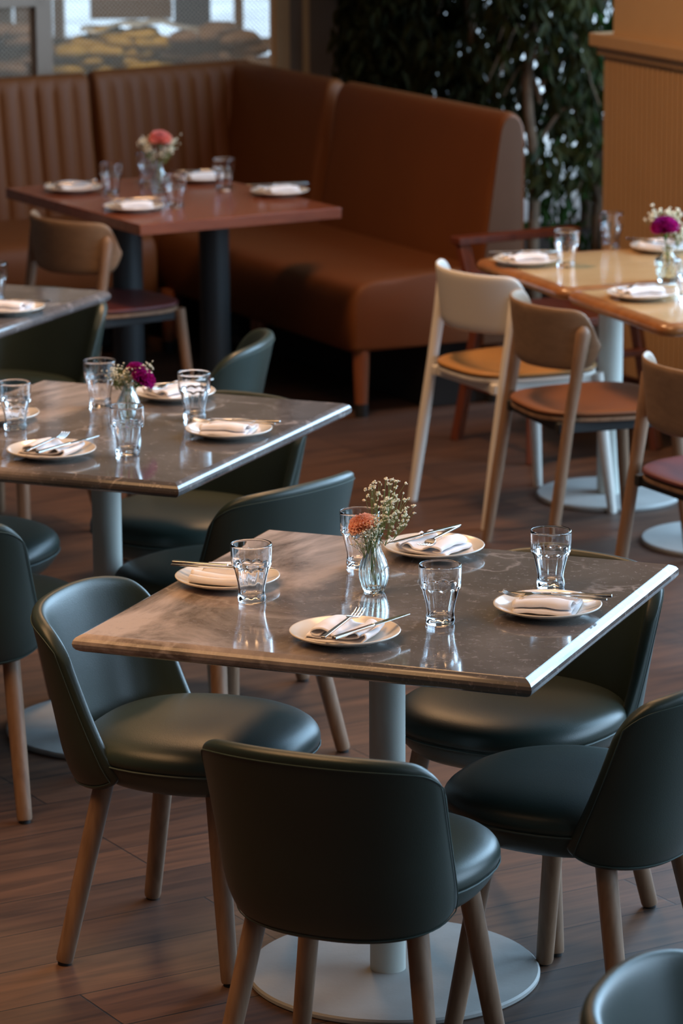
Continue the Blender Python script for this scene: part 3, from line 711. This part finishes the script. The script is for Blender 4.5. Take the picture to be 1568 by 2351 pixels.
# far side of the shop: boards, slate panel and open bright window bays
Y2 = 18.0
def panel(x0, x1, y0, y1, mt, name, label, cat, Y=Y2):
    a = ptY(x0, y0, Y); b = ptY(x1, y1, Y)
    return tag(MB().box(((a.x+b.x)/2, Y, (a.z+b.z)/2), (abs(b.x-a.x), 0.05, abs(a.z-b.z))).build(name, mt, smooth=False), label, cat)
panel(205, 396, -90, 42, TANW, 'display_board', 'brown display board beyond the yellow sacks', 'board', 17.4)
panel(398, 484, -90, 60, SLATE, 'slate_panel', 'dark slate-blue panel beyond the sacks', 'panel', 17.5)
panel(30, 78, -90, 80, TANW, 'display_board', 'narrow orange-brown board at the upper left behind the mesh', 'board', 17.4)
mb = MB()
for x0, x1, y0, y1 in ((-400, 700, 135, 360), (-400, 30, -90, 140), (536, 560, -90, 140), (560, 640, 88, 104), (625, 720, -400, 140), (120, 150, -90, 140), (-400, 490, 90, 140)):
    a = ptY(x0, y0, Y2); b = ptY(x1, y1, Y2); mb.box(((a.x+b.x)/2, Y2, (a.z+b.z)/2), (abs(b.x-a.x), 0.1, abs(a.z-b.z)))
struct(mb.build('window_2', TANW, smooth=False))
area('sack_fill_light', (-0.95, 14.45, 1.9), (-0.95, 15.5, 0.7), 0.4, 0.4, (1.0, 0.70, 0.42), 8)  # unseen fill light added to brighten the sack fronts

# ------------------------------------------------------------------ ficus trees behind the banquette
def ficus(x, y, seed, nleaf, h0, h1, rx, ry, label, mt=LEAF, low=1.0, hole=-0.30):
    rnd = random.Random(seed); root = empty('ficus_tree', (x, y, 0), 0, label, 'tree', 'ficus trees behind the banquette')
    mb = MB(); P = [(0, 0, 0)]
    for k in range(1, 8): P.append((rnd.uniform(-.03, .03)+0.01*k*math.sin(seed), rnd.uniform(-.03, .03), 0.33*k))
    mb.tube(catmull(P, 3), [0.024-0.0006*i for i in range(22)], 10)
    tw = []
    for k in range(16):
        z = rnd.uniform(h0+.1, h1); a = rnd.uniform(0, 2*PI); l = rnd.uniform(.15, .4)
        p0 = Vector((0, 0, z)); p1 = p0+Vector((math.cos(a)*l*rx*1.6, math.sin(a)*l*ry*1.6, 0.12)); p2 = p1+Vector((math.cos(a)*.1, math.sin(a)*.1, -.18))
        mb.tube(catmull([p0, p1, p2], 4), [0.009, .008, .007, .006, .005, .004, .003, .003, .002][:9], 5)
    mb.build('trunk', BARK, root)
    vs = []; fs = []
    for k in range(nleaf):
        z = h0+(h1-h0)*(rnd.random()**low); rr = 1-0.12*rnd.random(); a = rnd.uniform(0, 2*PI); q = math.sqrt(rnd.random())*rr
        # clumps leave holes between them
        c = Vector((math.cos(a)*q*rx, math.sin(a)*q*ry, z))
        nz = noise.noise(Vector((x+c.x, y+c.y, z))*3.6)
        if nz < hole and rnd.random() < 0.97: continue
        l = rnd.uniform(.05, .095); wd = l*rnd.uniform(.15, .22)
        dr = Vector((rnd.gauss(0, .45), rnd.gauss(0, .45), -1)).normalized(); sd = dr.cross(Vector((rnd.gauss(0, 1), rnd.gauss(0, 1), 0.2))).normalized(); nn = dr.cross(sd)
        b = len(vs)
        vs += [c, c+dr*l*.3+sd*wd+nn*.004, c+dr*l*.65+sd*wd*.8+nn*.003, c+dr*l+nn*-.004, c+dr*l*.65-sd*wd*.8+nn*.003, c+dr*l*.3-sd*wd+nn*.004, c+dr*l*.5-nn*.003]
        fs += [(b, b+1, b+6), (b+1, b+2, b+6), (b+2, b+3, b+6), (b+3, b+4, b+6), (b+4, b+5, b+6), (b+5, b, b+6)]
    MB().add(vs, fs).build('foliage', mt, root, smooth=False)
    return root
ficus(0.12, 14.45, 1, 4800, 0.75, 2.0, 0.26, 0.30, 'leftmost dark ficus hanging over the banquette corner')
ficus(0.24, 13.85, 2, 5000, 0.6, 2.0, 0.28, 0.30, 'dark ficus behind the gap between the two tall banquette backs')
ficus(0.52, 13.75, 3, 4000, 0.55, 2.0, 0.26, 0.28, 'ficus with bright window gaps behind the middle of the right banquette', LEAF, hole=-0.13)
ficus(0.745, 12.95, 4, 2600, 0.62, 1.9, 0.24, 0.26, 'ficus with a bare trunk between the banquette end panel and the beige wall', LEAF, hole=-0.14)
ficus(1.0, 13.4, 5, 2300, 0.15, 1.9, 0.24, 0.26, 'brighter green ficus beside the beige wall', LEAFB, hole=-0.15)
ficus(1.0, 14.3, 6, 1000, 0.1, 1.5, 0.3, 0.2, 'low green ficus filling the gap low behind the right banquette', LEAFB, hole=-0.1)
tag(MB().box((0.85, 14.0, 0.12), (1.0, 1.0, 0.24)).build('planter_box', SOIL, smooth=False, bevel=0.01), 'long dark planter box the ficus trees grow from', 'planter')

# ------------------------------------------------------------------ tableware
def make_glass():
    prof = []; N_ = 96
    outer = [(0.0001, 0.0), (0.0225, 0.0), (0.0255, 0.0015), (0.0265, 0.006), (0.0268, 0.016), (0.0275, 0.026), (0.0290, 0.036), (0.0312, 0.046), (0.0334, 0.055), (0.0350, 0.062), (0.0360, 0.066), (0.0366, 0.069), (0.0371, 0.072), (0.0374, 0.076), (0.0377, 0.086), (0.0381, 0.098), (0.0384, 0.108)]
    inner = [(0.0382, 0.1098), (0.0374, 0.1105), (0.0366, 0.1095), (0.0362, 0.100), (0.0358, 0.086), (0.0350, 0.074), (0.0335, 0.066), (0.0308, 0.055), (0.0275, 0.042), (0.0248, 0.030), (0.0236, 0.020), (0.0225, 0.0145), (0.018, 0.0125), (0.0001, 0.0118)]
    P = catmull(outer, 3)+catmull(inner, 2)
    def mod(i, r, z, a):
        if i < len(outer)*3-2 and z > 0.004:
            sc = abs(math.cos(5*a)); arch = 0.0655+0.0065*sc**0.6        # scallops: ten flutes with arched tops
            t = min(1, max(0, (arch-z)/0.004)); t = t*t*(3-2*t)
            t *= min(1, max(0, (z-0.010)/0.008))
            r = r-(0.0016*t)-0.0011*t*sc
            if t == 0 and z > 0.04: r = r+0.0004
        return r, z
    o = MB().lathe(P, N_, mod).build('tumbler', GLASS, None, ang=180, weld=True)
    return tag(o, 'x', 'glass', 'fluted glass tumblers')
def make_plate():
    P = [(0.0001, 0.0035), (0.050, 0.0035), (0.054, 0.0), (0.058, 0.0), (0.062, 0.0045), (0.080, 0.0085), (0.094, 0.0140), (0.0985, 0.0165), (0.0995, 0.0183), (0.0985, 0.0195), (0.0960, 0.0188), (0.088, 0.0150), (0.076, 0.0108), (0.064, 0.0080), (0.050, 0.0070), (0.0001, 0.0068)]
    o = MB().lathe(P, 72).build('plate', PLATE, None, ang=180, weld=True); return tag(o, 'x', 'plate', 'ivory plates')
def make_napkin():
    path = [(-.026, .0135), (-.036, .0125), (-.045, .016), (-.040, .022), (-.024, .0245), (-.010, .0195), (-.003, .0135), (.008, .0120), (.018, .0130), (.024, .0185), (.032, .0220), (.041, .0195), (.043, .0145), (.036, .0118), (.022, .0090), (.0, .0085), (-.030, .0085), (-.050, .0100), (-.0535, .0072), (-.050, .0050), (-.02, .0040), (.02, .0040), (.046, .0050), (.052, .0090), (.057, .0150), (.053, .0195), (.047, .0165)]
    P = catmull([(a, b, 0) for a, b in path], 4); n = len(P); ny = 16; vs = []; fs = []; L_ = 0.108
    for j in range(ny+1):
        t = j/ny; y = -L_/2+L_*t
        for i, (x, z, _) in enumerate(P):
            wob = 0.0018*math.sin(7*t+x*60)+0.0012*math.sin(15*t+i*.2)
            vs.append((x*(1+0.06*math.sin(3*t+.5))+wob*.8, y+0.004*math.sin(i*.13), max(0.003, z*(1+0.10*math.sin(4*t+1+x*30))+wob*.3)))
    for j in range(ny):
        for i in range(n-1): a = j*n+i; fs.append((a, a+1, a+n+1, a+n))
    o = MB().add(vs, fs).build('napkin', CLOTH, None, ang=180, solid=0.0022); return tag(o, 'x', 'napkin', 'folded white napkins')
def ribbon(mb, pts, th):
    """pts: (x, y, z, halfwidth) -> flat bar with thickness"""
    vs = []; fs = []
    for x, y, z, hw in pts: vs += [(x-hw, y, z), (x+hw, y, z), (x+hw, y, z+th), (x-hw, y, z+th)]
    for j in range(len(pts)-1):
        for i in range(4): fs.append((j*4+i, j*4+(i+1) % 4, (j+1)*4+(i+1) % 4, (j+1)*4+i))
    fs += [(0, 3, 2, 1), tuple((len(pts)-1)*4+i for i in range(4))]; return mb.add(vs, fs)
def make_fork():
    mb = MB()
    ribbon(mb, [(0, -.110, 0, .0042), (0, -.06, .001, .0038), (0, 0.0, .002, .0032), (0, .018, .0025, .0026), (0, .024, .0028, .004), (0, .030, .0022, .0092), (0, .036, .0010, .0104), (0, .042, .0, .0106)], 0.0032)
    for k in range(4):
        x = -.0085+k*.00567
        ribbon(mb, [(x, .040, 0, .0020), (x, .050, -.0008, .0015), (x, .062, .0002, .0013), (x, .074, .0032, .0011), (x, .083, .0072, .0006)], 0.0017)
    o = mb.build('fork', STEEL, None, bevel=0.0006, smooth=True, ang=35); return tag(o, 'x', 'fork', 'steel forks')
def make_knife():
    o = ribbon(MB(), [(0, -.112, 0, .0044), (0, -.110, 0, .0048), (0, -.05, 0, .0044), (0, -.004, .0, .0040), (0, 0, .0006, .0030)], 0.0050).build('knife', STEEL, None, bevel=0.0010, ang=35)
    vs = [(-.0035, -.002), (-.0062, .006), (-.0066, .03), (-.0064, .06), (-.0045, .082), (-.001, .096), (.0040, .099), (.0045, .06), (.0040, .0), (.003, -.002)]
    MB().prism(vs, .0016, .0034).build('blade', STEEL, o, bevel=0.0004)
    return tag(o, 'x', 'knife', 'steel knives')
tw = {}
def setting(x, y, zt, d, phrase, fx=0.0, fa=0.0, kx=0.045, ka=-14, npo=(0, 0)):
    dx, dy = d; l = math.hypot(dx, dy); dx /= l; dy /= l; yaw = math.atan2(-dx, dy)
    def W(lx, ly, z): return (x+dy*lx+dx*ly, y-dx*lx+dy*ly, zt+z)
    put(tw, 'plate', make_plate, (x, y, zt), yaw, 'ivory plate '+phrase, 'ivory plates with cutlery')
    put(tw, 'napkin', make_napkin, W(npo[0], npo[1], 0.0062), yaw, 'folded white napkin '+phrase, 'folded white napkins')
    put(tw, 'fork', make_fork, W(fx, 0, 0.0305), yaw+R(fa), 'steel fork resting '+phrase, 'steel forks')
    put(tw, 'knife', make_knife, W(kx, -0.004, 0.0305), yaw+R(ka), 'steel knife resting '+phrase, 'steel knives')
T = 0.7401
setting(0.005, 5.985, T, (.348, .937), 'at the front edge of the nearest marble table', 0.0, 0, .056, -19)
setting(0.375, 6.165, T, (-.976, .22), 'at the right edge of the nearest marble table', -.006, 0, .012, 3)
setting(0.180, 6.625, T, (-.50, -.87), 'at the far edge of the nearest marble table', -0.008, 6, .030, -14)
setting(-0.216, 6.390, T, (.93, -.36), 'at the left of the nearest marble table', .012, 0, -.012, 3)
setting(-0.641, 7.552, T, (.39, .92), 'at the front left of the middle marble table', -.006, 0, .048, -12)
setting(-0.255, 7.765, T, (-.976, .22), 'at the right edge of the middle marble table', -.006, 0, .012, 3)
setting(-0.399, 8.205, T, (-.75, -.65), 'at the far edge of the middle marble table', .004, 6, .016, -12)
setting(-0.800, 7.955, T, (.93, -.36), 'cut by the frame on the middle marble table', .012, 0, -.012, 3)
setting(-0.907, 9.427, T, (-.976, .22), 'on the farthest marble table', -.006, 0, .012, 3)
setting(-0.909, 11.847, T, (.93, .36), 'at the left end of the cherry table')
setting(-0.676, 11.384, T, (-.93, -.36), 'at the front of the cherry table')
setting(-0.478, 12.09, T, (-.93, -.36), 'at the back of the cherry table by the banquette')
setting(-0.203, 11.732, T, (-.87, -.49), 'at the right end of the cherry table')
TW = 0.7202
def sw(x, y): return x*1.0123, y*1.0123
for (x, y), d, ph in (((0.550, 10.219), (-.93, -.36), 'at the far left of the pale tables'), ((0.839, 9.607), (-.93, -.36), 'at the near left of the pale tables'), ((0.974, 10.458), (.87, -.49), 'at the far right of the pale tables')):
    X_, Y_ = sw(x, y); setting(X_, Y_, TW, d, ph)
glasses = [
 (-0.167, 6.262, T, 'clear fluted tumbler at the left of the nearest marble table, in front of a plate'),
 (0.035, 6.523, T, 'clear fluted tumbler behind the coral carnation vase on the nearest marble table'),
 (0.177, 6.095, T, 'clear fluted tumbler standing alone near the middle front of the nearest marble table'),
 (0.392, 6.355, T, 'clear fluted tumbler at the back right of the nearest marble table, behind a plate'),
 (-0.473, 7.565, T, 'clear tumbler in front of the purple carnation on the middle marble table'),
 (-0.340, 7.956, T, 'clear tumbler between two plates at the right of the middle marble table'),
 (-0.570, 8.115, T, 'clear tumbler behind the purple carnation at the back of the middle marble table'),
 (-0.747, 7.850, T, 'clear tumbler at the left of the middle marble table in front of a plate'),
 (-0.962, 9.600, T, 'clear tumbler cut by the left frame edge on the farthest marble table'),
 (-0.773, 11.756, T, 'clear tumbler on the cherry table left of the pink flower'),
 (-0.542, 11.440, T, 'clear tumbler in front of the vase on the cherry table'),
 (-0.394, 11.849, T, 'clear tumbler at the right of the pink flower on the cherry table'),
 (-0.665, 12.003, T, 'clear tumbler just behind the vase on the cherry table'),
 (*sw(0.665, 10.162), TW, 'clear tumbler at the far left of the pale tables'),
 (*sw(0.824, 10.518), TW, 'clear tumbler at the far edge of the pale tables by the beige wall'),
 (*sw(0.966, 9.555), TW, 'clear tumbler cut by the right frame edge on the pale tables')]
for i, (x, y, z, lb) in enumerate(glasses): put(tw, 'glass', make_glass, (x, y, z), 0.37*i, lb, 'fluted glass tumblers')

# ------------------------------------------------------------------ vases and flowers
def make_vase():
    P = [(0.0001, 0.0), (0.0165, 0.0), (0.0190, 0.002), (0.0230, 0.012), (0.0262, 0.024), (0.0278, 0.036), (0.0268, 0.048), (0.0232, 0.060), (0.0182, 0.071), (0.0140, 0.081), (0.0120, 0.091), (0.0116, 0.099), (0.0135, 0.105), (0.0165, 0.1095), (0.0170, 0.1115), (0.0155, 0.1122), (0.0138, 0.109), (0.0105, 0.102), (0.0098, 0.093), (0.0115, 0.082), (0.0155, 0.071), (0.0203, 0.060), (0.0240, 0.048), (0.0250, 0.036), (0.0235, 0.024), (0.020, 0.012), (0.015, 0.007), (0.0001, 0.006)]
    Q = catmull(P, 3); cut = 14*3
    def mod(i, r, z, a):
        if i < cut and z > .002:
            k = min(1, z/.01)*min(1, max(0, (.1-z)/.02)); r = r+0.0011*k*math.sin(16*a+55*z)-0.0004*k
        return r, z
    return tag(MB().lathe(Q, 96, mod).build('bud_vase', GLASSG, None, ang=180, weld=True), 'x', 'vase', 'ribbed glass bud vases')
vs_ = {}
put(vs_, 'v', make_vase, (0.060, 6.329, T), 0, 'ribbed clear bud vase on the nearest marble table', 'ribbed glass bud vases')
put(vs_, 'v', make_vase, (-0.490, 7.90, T), 0.4, 'ribbed clear bud vase on the middle marble table', 'ribbed glass bud vases')
put(vs_, 'v', make_vase, (-0.612, 11.80, T), 0.9, 'ribbed clear bud vase with a pink flower on the cherry table', 'ribbed glass bud vases')
def squat_vase():
    P = [(0.0001, 0.0), (0.024, 0.0), (0.027, 0.003), (0.032, 0.025), (0.036, 0.050), (0.0365, 0.062), (0.032, 0.069), (0.021, 0.074), (0.0165, 0.080), (0.0160, 0.092), (0.0185, 0.098), (0.0165, 0.0995), (0.0140, 0.092), (0.0142, 0.080), (0.019, 0.071), (0.030, 0.065), (0.0335, 0.058), (0.030, 0.025), (0.024, 0.008), (0.0001, 0.006)]
    def mod(i, r, z, a):
        if i < 36 and 0.003 < z < 0.068: r += 0.0016*(abs(math.sin(6*a+z*60))+abs(math.sin(6*a-z*60)))-0.0016
        return r, z
    return MB().lathe(catmull(P, 3), 96, mod).build('squat_vase', GLASSG, None, ang=180, weld=True)
sv = squat_vase(); X_, Y_ = sw(0.938, 9.895); sv.location = (X_, Y_, TW); tag(sv, 'squat textured pale-green glass vase on the pale tables', 'vase')

def carnation(loc, base, r, mt, label, seed, tilt=(0, 0)):
    rnd = random.Random(seed); root = empty('carnation', loc, 0, label, 'flower')
    bl = MB(); nl = 6
    for l in range(nl):
        n = 6+l*3; lean = R(8+16*l); ln = r*(1.02-0.02*l)
        for k in range(n):
            a = 2*PI*(k+rnd.random()*.5)/n; u = 8; v = 5; vs = []; fs = []
            w_ = r*(0.62+0.05*l)
            for j in range(v+1):
                t = j/v
                for i in range(u+1):
                    s = -1+2*i/u
                    rad = ln*t*math.sin(lean)+0.1*r; z = ln*t*math.cos(lean*0.85)-abs(s)*0.06*r
                    ruf = (0.17*r*t*t)*math.sin(i*2.1+k+rnd.random()*.8)
                    x = (rad+ruf)*1.0; y = s*w_*t**0.7*0.6
                    z += (0.12*r*t*t)*math.cos(i*2.4+k*2)
                    vs.append((x*math.cos(a)-y*math.sin(a), x*math.sin(a)+y*math.cos(a), z))
            for j in range(v):
                for i in range(u): q = j*(u+1)+i; fs.append((q, q+1, q+u+2, q+u+1))
            bl.add(vs, fs)
    M_ = Matrix.Rotation(tilt[0], 3, 'X') @ Matrix.Rotation(tilt[1], 3, 'Y')
    bl.v = [tuple(M_ @ Vector(q)) for q in bl.v]
    bl.build('petals', mt, root, ang=180)
    dn = M_ @ Vector((0, 0, -1))
    cup = [dn*t for t in (-.25*r, 0.0, r*.4, r*.9)]
    MB().tube(cup, [r*.30, r*.28, r*.24, r*.08], 10).build('calyx', LEAFG, root)
    b = Vector(base)-Vector(loc); mid = dn*r*1.2
    MB().tube(catmull([tuple(dn*r*.8), tuple(mid+(b-mid)*.35+Vector((0, 0, -.004))), tuple(b)], 5), 0.0014, 6).build('stem', STEM, root)
    return root
def gyps(loc, base, targets, label, seed, spread=0.02, per=8, bs=0.0022):
    """sprig of baby's breath: stems from base (inside the vase) to clusters of tiny blossoms"""
    rnd = random.Random(seed); root = empty('gypsophila_sprig', loc, 0, label, 'flower'); st = MB(); bl = MB()
    L0_ = Vector(loc); B_ = Vector(base)-L0_
    for tg in targets:
        tg = Vector(tg)-L0_; hub = B_.lerp(tg, 0.62)+Vector((0, 0, 0.004)); neck = Vector((0, 0, 0))
        st.tube(catmull([tuple(B_), tuple(neck), tuple(hub)], 4), 0.00055, 4, cap=False)
        for k in range(per):
            q = tg+Vector((rnd.gauss(0, spread), rnd.gauss(0, spread), rnd.gauss(0, spread*.8)))
            mid = hub.lerp(q, .55)+Vector((rnd.gauss(0, .003), rnd.gauss(0, .003), rnd.gauss(0, .002)))
            st.tube([tuple(hub), tuple(mid), tuple(q)], 0.00036, 4, cap=False)
            ends = [q]
            if rnd.random() < .6:
                q2 = mid+Vector((rnd.gauss(0, .006), rnd.gauss(0, .006), abs(rnd.gauss(0.004, .006)))); st.tube([tuple(mid), tuple(q2)], 0.0003, 4, cap=False); ends.append(q2)
            for e in ends:
                rr = bs*rnd.uniform(.7, 1.3)
                for h in range(5):
                    c = e+Vector((rnd.gauss(0, rr*.45), rnd.gauss(0, rr*.45), rnd.gauss(0, rr*.4))); r2 = rr*rnd.uniform(.45, .75); ax_ = []
                    vs = [c+Vector(v)*r2 for v in ((1, 0, 0), (-1, 0, 0), (0, 1, 0), (0, -1, 0), (0, 0, 1), (0, 0, -1), (.62, .62, .5), (-.62, .62, .5), (-.62, -.62, .5), (.62, -.62, .5))]
                    bl.add(vs, [(4, 6, 7), (4, 7, 8), (4, 8, 9), (4, 9, 6), (0, 2, 6), (2, 1, 7), (1, 3, 8), (3, 0, 9), (2, 7, 6), (1, 8, 7), (3, 9, 8), (0, 6, 9), (5, 2, 0), (5, 1, 2), (5, 3, 1), (5, 0, 3)])
    st.build('stems', STEM, root, smooth=False); bl.build('blossoms', CREAM, root, smooth=False)
    return root
# nearest table
VX, VY = 0.060, 6.329; VT = T+0.108
def near(px, py, dY=0.0): return tuple(ptY(px, py, VY+dY))
carnation(near(836, 1212, -.004), (VX-.002, VY, T+.012), 0.0250, PETALC, 'coral carnation in the bud vase on the nearest marble table', 3, (R(12), R(-22)))
gyps((VX, VY, VT), (VX+.004, VY+.002, T+.012), [near(868, 1112, .01), near(893, 1108), near(905, 1112, .01), near(868, 1140, .01), near(890, 1150), near(878, 1170), near(920, 1145, .01), near(935, 1165), near(925, 1185), near(905, 1180), near(880, 1190), near(897, 1205), near(848, 1125), near(880, 1158)],
     'spray of cream gypsophila rising to the right out of the nearest bud vase', 5, 0.0085, 6, .0027)
gyps((VX+.001, VY-.004, VT), (VX-.004, VY-.003, T+.012), [near(850, 1200, -.02), near(862, 1188, -.02), near(868, 1215, -.02), near(832, 1222, -.025), near(840, 1235, -.025), near(855, 1235, -.02), near(828, 1250, -.02), near(870, 1200, -.01), near(846, 1215, -.02)],
     'low cluster of cream gypsophila in front of the coral carnation', 6, 0.007, 9, .0023)
# middle table
def midp(px, py, dY=0.0): return tuple(ptY(px, py, 7.90+dY))
carnation(midp(325, 872), (-0.490, 7.90, T+.012), 0.027, PETALP, 'magenta carnation in the bud vase on the middle marble table', 8, (R(20), R(35)))
carnation(midp(312, 852, .01), (-0.488, 7.902, T+.012), 0.020, PETALP, 'smaller magenta carnation standing behind the other one on the middle table', 9, (R(-10), R(5)))
gyps((-0.490, 7.90, VT), (-0.492, 7.90, T+.012), [midp(262, 852), midp(275, 845), midp(285, 858), midp(270, 865), midp(295, 845), midp(300, 870), midp(335, 838), midp(290, 872), midp(342, 850), midp(255, 862)],
     'cream gypsophila beside the magenta carnation on the middle table', 10, 0.009, 11, .0022)
# cherry table
def farp(px, py, dY=0.0): return tuple(ptY(px, py, 11.80+dY))
carnation(farp(368, 324), (-0.612, 11.80, T+.012), 0.034, PETALR, 'pink carnation in the vase on the cherry table', 12, (R(15), R(4)))
gyps((-0.612, 11.80, VT), (-0.612, 11.80, T+.012), [farp(335, 330), farp(325, 328), farp(345, 345), farp(392, 330), farp(385, 345), farp(398, 320), farp(370, 345), farp(330, 322)],
     'olive-tinged gypsophila around the pink carnation on the cherry table', 13, 0.010, 14, .0034)
# pale tables
def palep(px, py, dY=0.0): return tuple(ptY(px, py, Y_+dY))
X_, Y_ = sw(0.938, 9.895)
carnation(palep(1527, 528), (X_, Y_, TW+.02), 0.037, PETALP, 'magenta carnation in the squat vase on the pale tables', 15, (R(15), R(-5)))
gyps((X_, Y_, TW+.095), (X_, Y_, TW+.012), [palep(1505, 492, .03), palep(1520, 486, .03), palep(1555, 490, .03), palep(1560, 505, .02), palep(1563, 525), palep(1540, 488, .03), palep(1495, 500, .03), palep(1565, 540)],
     'cream gypsophila behind the magenta carnation on the pale tables', 16, 0.011, 14, .0034)
